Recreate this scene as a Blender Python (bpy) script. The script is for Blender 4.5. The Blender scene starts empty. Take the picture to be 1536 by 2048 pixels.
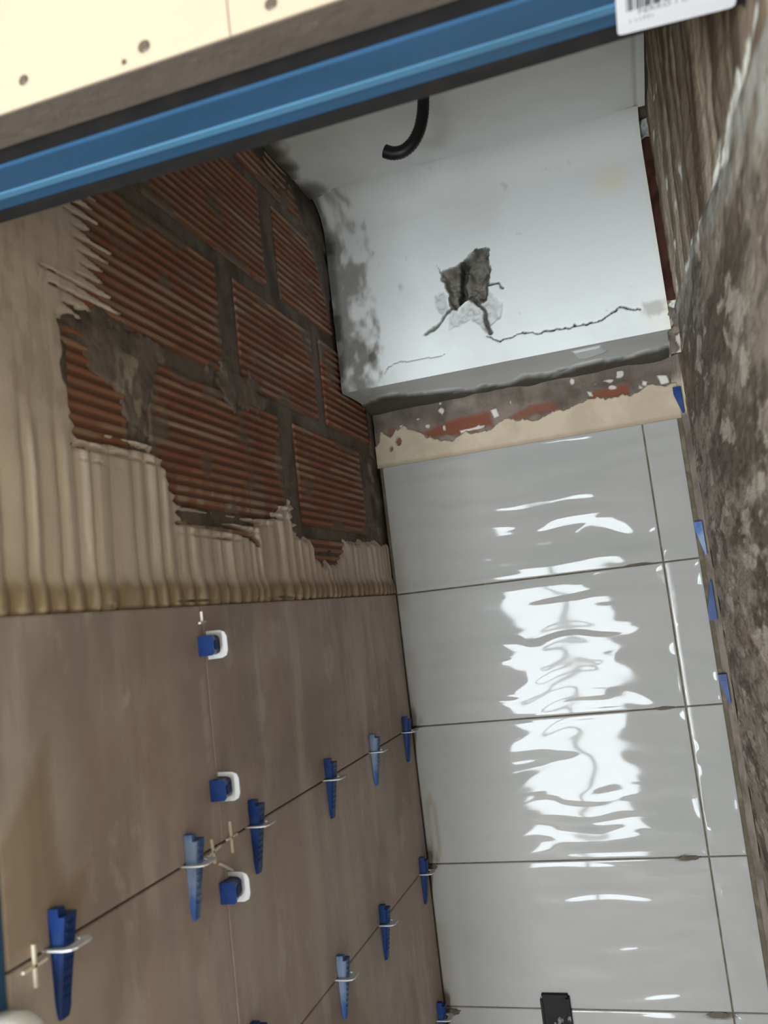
import bpy, bmesh, math
import numpy as np
from mathutils import Vector, Matrix, Euler

S = bpy.context.scene
COL = S.collection
PI = math.pi

# ------------------------------------------------------------------ camera
cam_d = bpy.data.cameras.new('camera')
cam = bpy.data.objects.new('camera', cam_d)
COL.objects.link(cam)
cam.location = (0.5627, -1.8874, 0.2646)
cam.rotation_euler = (1.68762, 0.11576, 0.30641)
cam_d.sensor_fit = 'VERTICAL'
cam_d.sensor_height = 36.0
cam_d.lens = 1701.8 / 2048 * 36.0
cam_d.clip_start = 0.01
cam_d.dof.use_dof = True
cam_d.dof.focus_distance = 1.95
cam_d.dof.aperture_fstop = 7.0
S.camera = cam

# ------------------------------------------------------------------ light
S.view_settings.view_transform = 'Standard'
S.view_settings.look = 'None'
S.view_settings.gamma = 1.0
S.view_settings.use_curve_mapping = False
S.view_settings.exposure = -0.25

w = bpy.data.worlds.new('sky')
S.world = w
w.use_nodes = True
w.node_tree.nodes['Background'].inputs['Color'].default_value = (0.80, 0.90, 1.0, 1)
w.node_tree.nodes['Background'].inputs['Strength'].default_value = 1.2


def area(name, loc, size, energy, color, target):
    d = bpy.data.lights.new(name, 'AREA')
    d.shape = 'RECTANGLE'
    d.size, d.size_y = size
    d.energy = energy
    d.color = color
    o = bpy.data.objects.new(name, d)
    COL.objects.link(o)
    o.location = loc
    o.rotation_euler = (Vector(target) - Vector(loc)).to_track_quat('-Z', 'Y').to_euler()
    return o


WX0, WX1, WZ0, WZ1, WY = -0.56, 0.30, -1.40, 0.34, -4.5
area('window_daylight', ((WX0 + WX1) / 2, WY - 0.06, (WZ0 + WZ1) / 2), (WX1 - WX0 - .04, WZ1 - WZ0 - .04), 300, (0.86, 0.95, 1.0), ((WX0 + WX1) / 2, 0, (WZ0 + WZ1) / 2))
BULB = (-0.34, -1.92, 0.98)
bl = bpy.data.lights.new('bulb_light', 'POINT')
bl.energy = 1.3
bl.color = (1.0, 0.80, 0.62)
bl.shadow_soft_size = 0.035
blo = bpy.data.objects.new('bulb_light', bl)
blo.location = BULB
COL.objects.link(blo)


# ------------------------------------------------------------------ numpy noise
def _h(ix, iy, seed):
    ix = ix.astype(np.int64); iy = iy.astype(np.int64)
    n = (ix * 374761393 + iy * 668265263 + seed * 1442695041) & 0x7fffffff
    n = ((n ^ (n >> 13)) * 1274126177) & 0x7fffffff
    n = (n ^ (n >> 16)) & 0xffff
    return n / 65535.0


def vn(x, y, seed=0):
    x, y = np.broadcast_arrays(np.asarray(x, float), np.asarray(y, float))
    ix = np.floor(x); iy = np.floor(y)
    fx = x - ix; fy = y - iy
    u = fx ** 3 * (fx * (fx * 6 - 15) + 10); v = fy ** 3 * (fy * (fy * 6 - 15) + 10)
    a = _h(ix, iy, seed); b = _h(ix + 1, iy, seed); c = _h(ix, iy + 1, seed); d = _h(ix + 1, iy + 1, seed)
    return (a * (1 - u) + b * u) * (1 - v) + (c * (1 - u) + d * u) * v - 0.5


def fbm(x, y, o=3, seed=0):
    r = 0; a = 1.0
    for i in range(o):
        r = r + a * vn(x * 2 ** i + 17.3 * i, y * 2 ** i + 5.1 * i, seed + i)
        a *= .5
    return r


def sdf(X, Y, poly):
    """signed distance, positive inside"""
    P = np.array(poly, float)
    d = np.full(X.shape, 1e9); ins = np.zeros(X.shape, bool)
    for i in range(len(P)):
        ax, ay = P[i]; bx, by = P[(i + 1) % len(P)]
        ex, ey = bx - ax, by - ay
        t = np.clip(((X - ax) * ex + (Y - ay) * ey) / (ex * ex + ey * ey + 1e-12), 0, 1)
        d = np.minimum(d, np.hypot(X - ax - t * ex, Y - ay - t * ey))
        if ay != by:
            c = ((ay > Y) != (by > Y)) & (X < (bx - ax) * (Y - ay) / (by - ay) + ax)
            ins ^= c
    return np.where(ins, d, -d)


def sdline(X, Y, pts):
    d = np.full(X.shape, 1e9)
    for i in range(len(pts) - 1):
        ax, ay = pts[i]; bx, by = pts[i + 1]
        ex, ey = bx - ax, by - ay
        t = np.clip(((X - ax) * ex + (Y - ay) * ey) / (ex * ex + ey * ey + 1e-12), 0, 1)
        d = np.minimum(d, np.hypot(X - ax - t * ex, Y - ay - t * ey))
    return d


def ss(a, b, x):
    t = np.clip((x - a) / (b - a), 0, 1)
    return t * t * (3 - 2 * t)


# ------------------------------------------------------------------ materials
def lin(c):
    return tuple(((v / 255) / 12.92 if v / 255 <= 0.04045 else (((v / 255) + 0.055) / 1.055) ** 2.4) for v in c) + (1,)


def mat(name, base, rough=0.7, layers=(), bump=None, spec=0.5, coord='pos', metallic=0.0, coat=0.0):
    """layers: ('attr', name, color) or ('noise', scale, (sx,sy,sz), lo, hi, color, amount)"""
    m = bpy.data.materials.new(name)
    m.use_nodes = True
    nt = m.node_tree
    N, L = nt.nodes, nt.links
    b = N['Principled BSDF']
    b.inputs['Roughness'].default_value = rough
    b.inputs['Specular IOR Level'].default_value = spec
    b.inputs['Metallic'].default_value = metallic
    b.inputs['Coat Weight'].default_value = coat
    b.inputs['Coat Roughness'].default_value = 0.1
    if coord == 'pos':
        src = N.new('ShaderNodeNewGeometry').outputs['Position']
    else:
        src = N.new('ShaderNodeTexCoord').outputs['Object']
    rgb = N.new('ShaderNodeRGB'); rgb.outputs[0].default_value = lin(base)
    cur = rgb.outputs[0]

    def noise(scale, st):
        mp = N.new('ShaderNodeMapping'); mp.inputs['Scale'].default_value = st
        L.new(src, mp.inputs['Vector'])
        n = N.new('ShaderNodeTexNoise'); n.inputs['Scale'].default_value = scale
        n.inputs['Detail'].default_value = 5; n.inputs['Roughness'].default_value = 0.6
        L.new(mp.outputs[0], n.inputs['Vector'])
        return n.outputs['Fac']
    for ly in layers:
        if ly[0] == 'attr':
            a = N.new('ShaderNodeAttribute'); a.attribute_name = ly[1]
            fac = a.outputs['Fac']; col = ly[2]
        else:
            _, sc, st, lo, hi, col, amt = ly
            mr = N.new('ShaderNodeMapRange'); mr.interpolation_type = 'SMOOTHSTEP'
            mr.inputs['From Min'].default_value = lo; mr.inputs['From Max'].default_value = hi
            mr.inputs['To Max'].default_value = amt
            L.new(noise(sc, st), mr.inputs['Value'])
            fac = mr.outputs[0]
        mx = N.new('ShaderNodeMix'); mx.data_type = 'RGBA'
        L.new(fac, mx.inputs[0]); L.new(cur, mx.inputs[6]); mx.inputs[7].default_value = lin(col)
        cur = mx.outputs[2]
    L.new(cur, b.inputs['Base Color'])
    if bump:
        sc, st, dist = bump
        bp = N.new('ShaderNodeBump'); bp.inputs['Distance'].default_value = dist
        bp.inputs['Strength'].default_value = 1.0
        L.new(noise(sc, st), bp.inputs['Height'])
        L.new(bp.outputs[0], b.inputs['Normal'])
    return m


one = (1, 1, 1)
M = {}
M['left_tile'] = mat('dusty_taupe_tile', (174, 156, 148), 0.55, [
    ('noise', 3.0, one, .42, .62, (150, 134, 126), .9),
    ('noise', 9.0, (1, 1.2, .22), .46, .66, (196, 184, 172), .65),
    ('noise', 14, (1, 1, .6), .56, .68, (198, 188, 176), .45),
    ('noise', 3.5, (1, 1, .8), .50, .62, (158, 136, 124), .6),
    ('noise', 90.0, one, .68, .76, (200, 192, 178), .35),
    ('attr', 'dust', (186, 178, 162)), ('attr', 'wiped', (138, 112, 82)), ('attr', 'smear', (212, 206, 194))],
    bump=(60, one, .0003), spec=.3)
M['wall_tile'] = mat('glossy_white_tile', (152, 148, 145), 0.05, [
    ('noise', 1.5, (1, 1, 2.5), .40, .62, (144, 143, 139), .7),
    ('noise', 60, one, .70, .78, (176, 170, 160), .25),
    ('attr', 'grime', (128, 112, 90)), ('attr', 'mud', (75, 66, 52)), ('attr', 'chalk', (225, 223, 221))], spec=.13)
M['grout_gap'] = mat('dark_joint', (82, 72, 58), 0.9, [('noise', 40, one, .45, .7, (120, 110, 92), .6)])
M['brick'] = mat('fired_clay', (154, 108, 84), 0.85, [
    ('noise', 6, one, .40, .66, (142, 86, 64), .8),
    ('noise', 10, (1, 1, 1.0), .50, .70, (136, 118, 104), .85),
    ('noise', 24, (1, .12, 3.5), .66, .74, (196, 172, 146), .35),
    ('attr', 'groove', (106, 72, 56)),
    ('attr', 'cement', (104, 96, 86)), ('attr', 'paste', (196, 180, 156))], bump=(90, one, .0008), spec=.2)
M['mortar'] = mat('grey_mortar', (122, 110, 102), 0.95, [
    ('noise', 14, (1, 1, .7), .42, .66, (84, 74, 66), .8),
    ('noise', 35, (1, .3, 1), .60, .72, (150, 138, 124), .4),
    ('attr', 'dark', (62, 54, 47)), ('attr', 'clay', (112, 68, 52)), ('attr', 'white', (205, 200, 190)), ('attr', 'paste', (196, 182, 158))],
    bump=(70, one, .002), spec=.15)
M['adhesive'] = mat('beige_tile_adhesive', (208, 192, 176), 0.8, [
    ('noise', 5, one, .42, .65, (190, 173, 156), .7),
    ('noise', 40, (1, 1, .25), .60, .75, (228, 216, 200), .4),
    ('attr', 'dark', (140, 118, 88))], bump=(120, (1, 1, .4), .0009), spec=.25)
M['band'] = mat('beige_band_adhesive', (178, 163, 143), 0.85, [('noise', 9, one, .42, .62, (164, 148, 128), .8), ('noise', 60, one, .66, .74, (130, 112, 90), .4), ('attr', 'dark', (132, 112, 86))], bump=(90, one, .001), spec=.15)
M['plaster'] = mat('white_plaster', (210, 212, 212), 0.75, [
    ('noise', 3, one, .45, .68, (198, 198, 197), .8),
    ('noise', 26, (1, .5, 1), .66, .74, (168, 164, 156), .35),
    ('attr', 'warm', (214, 200, 176)), ('attr', 'grey', (108, 102, 92)), ('attr', 'dark', (50, 46, 40)), ('attr', 'crack', (52, 46, 40))],
    bump=(45, one, .0006), spec=.25)
M['concrete'] = mat('rough_render', (150, 139, 128), 0.93, [
    ('noise', 11, (1, .24, 1), .44, .54, (96, 86, 76), .9),
    ('noise', 19, (1, .24, 1), .545, .60, (196, 184, 174), .7),
    ('noise', 3.2, (1, .4, 1), .52, .62, (152, 128, 110), .6),
    ('noise', 55, (1, .25, 1), .50, .62, (76, 67, 58), .6),
    ('noise', 34, (1, .3, 1), .64, .72, (196, 190, 180), .55),
    ('attr', 'brown', (132, 116, 98)), ('attr', 'streak', (78, 62, 46)), ('attr', 'lstreak', (192, 176, 158)),
    ('attr', 'pale', (176, 176, 174)), ('attr', 'white', (236, 236, 230)), ('attr', 'tan', (190, 170, 148))],
    bump=(70, (1, .3, 1), .006), spec=.15)
M['brick_red'] = mat('dark_red_clay', (70, 44, 38), 0.9, [('noise', 20, one, .45, .6, (48, 26, 22), .8)], bump=(60, one, .002), spec=.1)
M['blue_film'] = mat('blue_film', (44, 80, 114), 0.42, [('noise', 18, (.3, 1, 1), .45, .65, (38, 72, 98), .6)], spec=.4)
M['blue_ridge'] = mat('light_blue_ridge', (76, 122, 156), 0.40, [('noise', 10, (.3, 1, 1), .45, .65, (56, 98, 126), .6)], spec=.4)
M['black_seal'] = mat('black_rubber', (30, 29, 31), 0.7, [('noise', 30, one, .45, .65, (44, 40, 38), .6)], spec=.3)
M['wood_edge'] = mat('dusty_board_edge', (88, 78, 71), 0.9, [('noise', 9, (.4, 1, 1), .42, .62, (68, 60, 54), .8), ('noise', 30, one, .6, .7, (112, 102, 94), .5)], bump=(50, one, .002))
M['cream_board'] = mat('cream_board', (182, 165, 146), 0.8, [('noise', 2, one, .4, .65, (174, 157, 139), .6)], spec=.2)
M['screw'] = mat('screw_head', (92, 82, 72), 0.5, metallic=.4)
M['wedge_blue'] = mat('blue_plastic', (24, 50, 106), 0.35, [('noise', 22, one, .48, .66, (46, 72, 112), .5), ('noise', 60, one, .66, .74, (128, 140, 158), .4)], coord='obj', spec=.25)
M['wedge_dusty'] = mat('blue_plastic_dusty', (46, 84, 146), 0.5, [('noise', 28, (1, 1, .4), .44, .60, (124, 138, 160), .8)], coord='obj', spec=.4)
M['clip_white'] = mat('white_translucent_plastic', (206, 206, 208), 0.35, [('noise', 40, one, .5, .7, (176, 172, 168), .6)], coord='obj')
M['spacer'] = mat('ivory_plastic', (226, 216, 196), 0.5)
M['hose'] = mat('black_conduit', (24, 24, 26), 0.45, spec=.4)
M['paper'] = mat('white_paper', (236, 236, 244), 0.55, spec=.3)
M['ink'] = mat('black_ink', (30, 28, 32), 0.6)
M['ink_grey'] = mat('grey_ink', (128, 126, 136), 0.6)
M['white_plastic'] = mat('white_plastic', (238, 236, 232), 0.3, spec=.5)
M['black_plastic'] = mat('black_plastic', (30, 29, 28), 0.6, [('noise', 26, one, .60, .64, (190, 182, 172), .9), ('noise', 14, one, .45, .6, (20, 19, 18), .7)], coord='obj', spec=.12)
M['outer_wall'] = mat('painted_wall', (196, 188, 174), 0.85, [('noise', 2, one, .4, .65, (184, 176, 162), .6)])
M['outer_floor'] = mat('cement_floor', (205, 200, 190), 0.85, [('noise', 4, one, .4, .65, (185, 180, 170), .6)], bump=(30, one, .002))
M['frame_white'] = mat('white_frame', (214, 216, 216), 0.4)
M['wood_core'] = mat('raw_render', (104, 96, 86), 0.95, [('noise', 10, one, .4, .6, (80, 72, 64), .7)], bump=(40, one, .003))
M['chip'] = mat('white_flake', (226, 222, 212), 0.8, [('noise', 40, one, .5, .65, (196, 190, 178), .6)])
gm = bpy.data.materials.new('bulb_glow'); gm.use_nodes = True
_b = gm.node_tree.nodes['Principled BSDF']
_b.inputs['Emission Color'].default_value = (1, .82, .6, 1); _b.inputs['Emission Strength'].default_value = 12
M['bulb'] = gm


# ------------------------------------------------------------------ mesh helpers
def obj(name, me, m, parent=None):
    o = bpy.data.objects.new(name, me)
    if m is not None and not me.materials:
        me.materials.append(m)
    COL.objects.link(o)
    if parent:
        o.parent = parent
    return o


def tag(o, label=None, cat=None, group=None, kind=None):
    if label: o['label'] = label
    if cat: o['category'] = cat
    if group: o['group'] = group
    if kind: o['kind'] = kind
    return o


def empty(name, loc=(0, 0, 0), rot=(0, 0, 0)):
    o = bpy.data.objects.new(name, None)
    o.empty_display_size = .05
    o.location = loc; o.rotation_euler = rot
    COL.objects.link(o)
    return o


def grid_mesh(name, P, keep=None, attrs=None, flip=False, smooth=True):
    """P (nu,nv,3) point lattice -> mesh"""
    nu, nv = P.shape[:2]
    idx = np.arange(nu * nv).reshape(nu, nv)
    q = np.stack([idx[:-1, :-1], idx[1:, :-1], idx[1:, 1:], idx[:-1, 1:]], -1)
    if keep is not None:
        k = keep[:-1, :-1] | keep[1:, :-1] | keep[1:, 1:] | keep[:-1, 1:]
        q = q[k]
    q = q.reshape(-1, 4)
    if flip: q = q[:, ::-1]
    used = np.unique(q)
    rm = np.full(nu * nv, -1); rm[used] = np.arange(len(used))
    V = P.reshape(-1, 3)[used]; q = rm[q]
    me = bpy.data.meshes.new(name)
    me.vertices.add(len(V)); me.vertices.foreach_set('co', V.astype(np.float32).ravel())
    me.loops.add(q.size); me.loops.foreach_set('vertex_index', q.ravel().astype(np.int32))
    me.polygons.add(len(q)); me.polygons.foreach_set('loop_start', np.arange(0, q.size, 4, dtype=np.int32))
    me.update(calc_edges=True)
    me.polygons.foreach_set('use_smooth', [smooth] * len(q))
    for n, a in (attrs or {}).items():
        at = me.attributes.new(n, 'FLOAT', 'POINT')
        at.data.foreach_set('value', np.broadcast_to(a, (nu, nv)).reshape(-1)[used].astype(np.float32))
    me.update()
    return me


def bm_obj(name, bm, m, parent=None, smooth=False, bevel=0):
    if bevel:
        bmesh.ops.bevel(bm, geom=[e for e in bm.edges if e.is_manifold and e.calc_face_angle(0) > .6], offset=bevel, segments=2, affect='EDGES', profile=.6)
    bmesh.ops.recalc_face_normals(bm, faces=bm.faces)
    me = bpy.data.meshes.new(name)
    bm.to_mesh(me); bm.free()
    if smooth:
        for p in me.polygons: p.use_smooth = True
    return obj(name, me, m, parent)


def box(bm, a, b):
    x0, y0, z0 = a; x1, y1, z1 = b
    vs = [bm.verts.new(c) for c in [(x0, y0, z0), (x1, y0, z0), (x1, y1, z0), (x0, y1, z0), (x0, y0, z1), (x1, y0, z1), (x1, y1, z1), (x0, y1, z1)]]
    for f in [(0, 3, 2, 1), (4, 5, 6, 7), (0, 1, 5, 4), (1, 2, 6, 5), (2, 3, 7, 6), (3, 0, 4, 7)]:
        bm.faces.new([vs[i] for i in f])


def boxobj(name, a, b, m, parent=None, bevel=0):
    bm = bmesh.new(); box(bm, a, b)
    return bm_obj(name, bm, m, parent, bevel=bevel)


def prism(bm, prof, axis, a, b):
    """prof: list of 2D points; extruded along axis (0,1,2) from a to b"""
    def P(t, u, v):
        c = [0, 0, 0]; c[axis] = t; o = [i for i in range(3) if i != axis]; c[o[0]] = u; c[o[1]] = v; return c
    A = [bm.verts.new(P(a, u, v)) for u, v in prof]; B = [bm.verts.new(P(b, u, v)) for u, v in prof]
    n = len(prof)
    bm.faces.new(A); bm.faces.new(B[::-1])
    for i in range(n):
        bm.faces.new([A[i], A[(i + 1) % n], B[(i + 1) % n], B[i]])


def tube(bm, pts, r, seg=16, ribs=None):
    pts = [Vector(p) for p in pts]
    rings = []
    up = Vector((0, 1, 0.2)).normalized()
    for i, p in enumerate(pts):
        t = (pts[min(i + 1, len(pts) - 1)] - pts[max(i - 1, 0)]).normalized()
        n = (up - up.dot(t) * t).normalized(); b = t.cross(n)
        rr = r[i] if isinstance(r, (list, tuple)) else r
        rings.append([bm.verts.new(p + (n * math.cos(2 * PI * k / seg) + b * math.sin(2 * PI * k / seg)) * rr) for k in range(seg)])
    for A, B in zip(rings[:-1], rings[1:]):
        for k in range(seg):
            bm.faces.new([A[k], A[(k + 1) % seg], B[(k + 1) % seg], B[k]])
    bm.faces.new(rings[0][::-1]); bm.faces.new(rings[-1])


def struct(o):
    o['kind'] = 'structure'
    return o


XR = 0.680      # right wall face
YD = -1.270     # inner face of the door frame
ZC = 1.155      # ceiling
ZF = -1.45      # floor

# ================================================================== SHELL
# left wall: solid backing, 3 cm behind the tile face
wl = struct(boxobj('wall_left', (-0.16, YD, ZF), (-0.030, 0.12, 1.25), M['wood_core']))
wb = struct(boxobj('wall_back', (-0.03, 0.030, ZF), (0.76, 0.15, 1.25), M['wood_core']))
struct(boxobj('floor', (-0.16, -1.39, ZF - .1), (0.8, 0.15, ZF), M['outer_floor']))

# --- ceiling (coved into the beam), stained along the brick wall
u = np.linspace(-0.012, XR, 120); v = np.linspace(-1.262, -0.262, 170)
U, V = np.meshgrid(u, v, indexing='ij')
gn = fbm(U * 28, V * 14, 4, 3)
Zc = ZC + 0.002 * fbm(U * 12, V * 12, 2, 9)
edge = 0.030 + 0.045 * fbm(V * 12, V * 3, 3, 31)
groove_c = ss(.0022, .001, np.abs(U - .664))
grey = ss(-.012, .016, edge - U + .035 * gn)
Zc = Zc - 0.004 * grey * (1 + gn) + .003 * groove_c * (V > -1.0)
me = grid_mesh('ceiling', np.stack([U, V, Zc], -1), attrs=dict(grey=np.clip(.85 * grey + .5 * groove_c, 0, 1), dark=.7 * ss(.0, .02, edge - .012 - U + .02 * gn)), flip=True)
ceil_o = struct(obj('ceiling', me, M['plaster']))
boxobj('slab', (-0.16, -1.39, 1.166), (0.8, 0.15, 1.30), M['wood_core'], ceil_o)

# --- beam: face at y=-0.2 with a hole knocked in it, cracks, cement stains
u = np.linspace(-0.008, 0.667, 300)
sv = np.concatenate([np.linspace(0, .349, 165), .349 + np.linspace(.004, .11, 18)])
U, Sv = np.meshgrid(u, sv, indexing='ij')
z = 0.736 + np.minimum(Sv, .349)
ang = np.clip((Sv - .349) / .11, 0, 1) * PI / 2
Z0 = z + .070 * np.sin(ang); Y0 = -0.2 - .070 * (1 - np.cos(ang))
hole = [(.227, .967), (.236, .951), (.275, .958), (.315, .984), (.343, .981), (.341, .935), (.334, .89), (.322, .868), (.303, .870), (.292, .884), (.277, .874), (.262, .858), (.248, .868), (.246, .90), (.240, .93)]
wx = U + .006 * fbm(U * 60, Z0 * 60, 2, 5); wz = Z0 + .006 * fbm(U * 60, Z0 * 60, 2, 6)
sh = sdf(wx, wz, hole)
dep = 0.020 * ss(0, .012, sh) + .016 * ss(0, .008, sh) * fbm(U * 55, Z0 * 55, 3, 8)
slit = sdline(wx, wz, [(.286, .953), (.279, .915), (.272, .886)])
dep += .03 * ss(.008, .003, slit) * (sh > 0)
# shallow chips around the bottom of the hole
chip1 = sdf(wx, wz, [(.214, .905), (.236, .912), (.244, .90), (.246, .868), (.232, .858), (.220, .868)])
chip2 = sdf(wx, wz, [(.246, .868), (.262, .858), (.292, .884), (.334, .89), (.355, .86), (.352, .832), (.318, .800), (.290, .838), (.238, .822)])
dep += (.003 * ss(0, .004, chip1) + .004 * ss(0, .005, chip2)) * (1 + 1.6 * fbm(U * 90, Z0 * 90, 3, 13))
tail = sdline(wx, wz, [(.248, .868), (.228, .848), (.204, .832), (.190, .828)])
tail2 = sdline(wx, wz, [(.334, .905), (.352, .900), (.362, .885)])
tail3 = sdline(wx, wz, [(.292, .884), (.312, .862), (.318, .83), (.326, .800)])
dep += .006 * ss(.006, .001, tail) + .004 * ss(.003, .0008, tail2) + .008 * ss(.006, .001, tail3)
crA = sdline(wx, wz, [(.317, .796), (.341, .780), (.365, .786), (.402, .785), (.425, .780), (.451, .778), (.470, .776), (.491, .781), (.515, .779), (.54, .781), (.562, .793), (.58, .798), (.616, .787)])
crB = sdline(wx, wz, [(.087, .762), (.100, .778), (.112, .776), (.128, .780), (.15, .776), (.17, .774), (.195, .775), (.225, .778)])
crack = ss(.0022, .0009, crA) + .7 * ss(.0015, .0007, crB) + ss(.005, .003, np.hypot(wx - .491, wz - .782))
dep += .004 * np.clip(crack, 0, 1)
n1 = fbm(U * 26, Z0 * 16, 4, 21)
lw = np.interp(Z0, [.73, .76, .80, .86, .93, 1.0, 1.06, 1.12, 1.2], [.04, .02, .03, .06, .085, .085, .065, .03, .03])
stain = ss(-.035, .035, lw - U + .13 * n1 + .03 * fbm(U * 70, Z0 * 50, 2, 24))
blob = ss(.022, .006, np.hypot((wx - .072) * 1.3, (wz - .795) * .55) + .01 * n1)
blob2 = 0 * wx
rb = ss(.0, .02, .05 * n1 + U - .612) * ss(.012, .0, np.abs(Z0 - .782 + .25 * (U - .64)) - .008 + .03 * n1)
grey = np.clip(.95 * ss(0, .004, sh) + .35 * ss(0, .005, chip1) + .30 * ss(0, .005, chip2) + .75 * stain + .8 * blob + blob2 + .6 * ss(.005, .001, tail) + .45 * rb, 0, 1)
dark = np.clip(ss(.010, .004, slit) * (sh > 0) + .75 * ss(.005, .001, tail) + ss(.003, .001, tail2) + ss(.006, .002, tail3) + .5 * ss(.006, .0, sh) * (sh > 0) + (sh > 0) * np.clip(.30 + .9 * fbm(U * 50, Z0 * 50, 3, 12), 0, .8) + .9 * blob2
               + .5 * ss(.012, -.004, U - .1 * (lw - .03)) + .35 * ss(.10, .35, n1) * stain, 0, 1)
warm = .5 * ss(.05, .01, np.hypot(wx - .60, wz - 1.06)) + .30 * ss(.655, .667, U) + .25 * ss(.60, .64, U) * ss(.82, .78, Z0)
bul = 0.0015 * fbm(U * 9, Z0 * 9, 2, 14) - .004 * stain * fbm(U * 40, Z0 * 40, 2, 15) + .003 * ss(.02, .0, Z0 - .736) * fbm(U * 20, Z0 * 3, 2, 77)
P = np.stack([U, Y0 + np.where(ang > 0, 0, dep) + bul, Z0], -1)
me = grid_mesh('beam', P, attrs=dict(grey=grey, dark=np.clip(dark, 0, .92), crack=np.clip(crack, 0, 1), warm=warm))
beam = struct(obj('beam', me, M['plaster']))
# underside of the beam
u = np.linspace(-0.008, 0.667, 220); v = np.linspace(-0.2, 0.004, 60)
U, V = np.meshgrid(u, v, indexing='ij')
n1 = fbm(U * 16, V * 10, 4, 51)
eb = np.interp(U, [0, .06, .12, .2, .3, .42, .55, .62, .67], [-.10, -.12, -.09, -.045, -.05, -.03, -.07, -.06, -.10])
g = ss(-.01, .02, V - eb + .06 * n1)
wpatch = ss(0, .006, sdf(U + .004 * n1, V, [(.475, -.175), (.535, -.18), (.545, -.125), (.50, -.095), (.480, -.11)]))
zz = .736 + .003 * np.sin(PI * np.clip((V + .2) / .2, 0, 1)) - .006 * g * (1 + n1) - .004 * wpatch
zz[:, 0] = .736 + .003 * fbm(u * 20, 0 * u, 2, 77) * 0
me = grid_mesh('beam_underside', np.stack([U, V, zz], -1), attrs=dict(grey=np.clip(.30 + .70 * g + .3 * ss(.1, .0, U + .1 * n1), 0, 1) * (1 - wpatch), dark=.62 * g * (1 - wpatch)), flip=True)
obj('beam_underside', me, M['plaster'], beam)

# --- adhesive band, mortar and brick remnants between the tiles and the beam
u = np.linspace(-0.01, 0.672, 330); v = np.linspace(0.598, 0.742, 80)
U, V = np.meshgrid(u, v, indexing='ij')
n1 = fbm(U * 24, V * 24, 4, 61); n2 = fbm(U * 9, V * 18, 3, 66); n3 = fbm(U * 50, V * 50, 2, 68)
clay_lo = ss(.0, .012, sdf(U, V + .008 * n1, [(.10, .638), (.28, .645), (.275, .695), (.17, .690), (.11, .672)]) + .010 * n1)
clay_md = ss(.0, .010, sdf(U, V + .008 * n1, [(.30, .648), (.43, .655), (.42, .690), (.36, .690), (.31, .672)]) + .008 * n1) * .8
clay_r = ss(.0, .010, sdf(U, V + .008 * n1, [(.485, .655), (.585, .662), (.578, .698), (.49, .694)]) + .008 * n1)
clay_l = .7 * ss(.0, .012, sdf(U, V + .008 * n1, [(.0, .63), (.10, .64), (.12, .67), (.02, .70)]) + .010 * n1)
clay = np.clip(clay_lo + clay_md + clay_r + clay_l, 0, 1)
wt = ss(.0, .003, sdf(U, V, [(.268, .690), (.285, .693), (.290, .672), (.276, .668)]) + .002 * n3) + ss(.0, .003, sdf(U, V, [(.19, .658), (.255, .660), (.25, .652), (.195, .648)]) + .002 * n3) \
    + ss(.0, .003, sdf(U, V, [(.485, .694), (.497, .690), (.500, .678), (.490, .680)])) + ss(.0, .003, sdf(U, V, [(.635, .700), (.658, .698), (.66, .678), (.64, .676)]) + .003 * n3) \
    + ss(.0, .003, sdf(U, V, [(.605, .695), (.616, .69), (.612, .678), (.602, .684)])) + .8 * ss(.47, .52, n3) * ss(.64, .66, V)
Y = .010 - .005 * ss(.70, .74, V) - .004 * n1 + .004 * clay - .003 * np.clip(wt, 0, 1)
me = grid_mesh('mortar', np.stack([U, Y, V], -1), attrs=dict(dark=.75 * ss(.64, .70, V) * (.6 + n2), clay=clay, white=np.clip(wt, 0, 1) * .85))
obj('mortar', me, M['mortar'], wb)
top = np.interp(u, [0, .008, .03, .045, .065, .10, .136, .17, .207, .25, .289, .35, .402, .45, .491, .54, .586, .62, .657, .68],
                [.655, .690, .668, .688, .690, .668, .648, .640, .650, .644, .660, .654, .664, .664, .676, .668, .676, .684, .680, .684])
top = top + .006 * fbm(u * 120, u * 0, 2, 71)
Hh = ss(0, .006, top[:, None] - V + .010 * n1) * .011 - .004
hl = ss(.004, .009, np.hypot((U - .048) * 1.0, (V - .655) * .6)) * ss(.003, .006, np.hypot((U - .028), (V - .640) * .7))
Hh = np.where(hl < .5, -.004, Hh)
Hh += .0012 * fbm(U * 14, V * 30, 2, 73)
me = grid_mesh('adhesive_band', np.stack([U, .009 - Hh, V], -1), keep=Hh > -.002, attrs=dict(dark=.45 * ss(.61, .601, V) + .3 * ss(.004, 0, Hh)))
obj('adhesive_band', me, M['band'], wb)

# ================================================================== BACK WALL TILES
JW = 0.0016


def wave(x, z):
    a = fbm(x * 3.2 + 1.3, z * 21 + .8 * fbm(x * 7, z * 4, 2, 44) + 3.1, 2, 41)
    b = fbm(x * 9 + z * 7, z * 30 - x * 3, 1, 47)
    env = .55 + .45 * ss(-.25, .15, fbm(x * 2.1, z * 3, 2, 49))
    c = fbm(x * 5.0 + 9.1, z * 46 + 2.0 * fbm(x * 5, z * 3, 2, 54), 1, 53)
    return (a * .0026 + b * .0010 + c * .0021) * env


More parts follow.
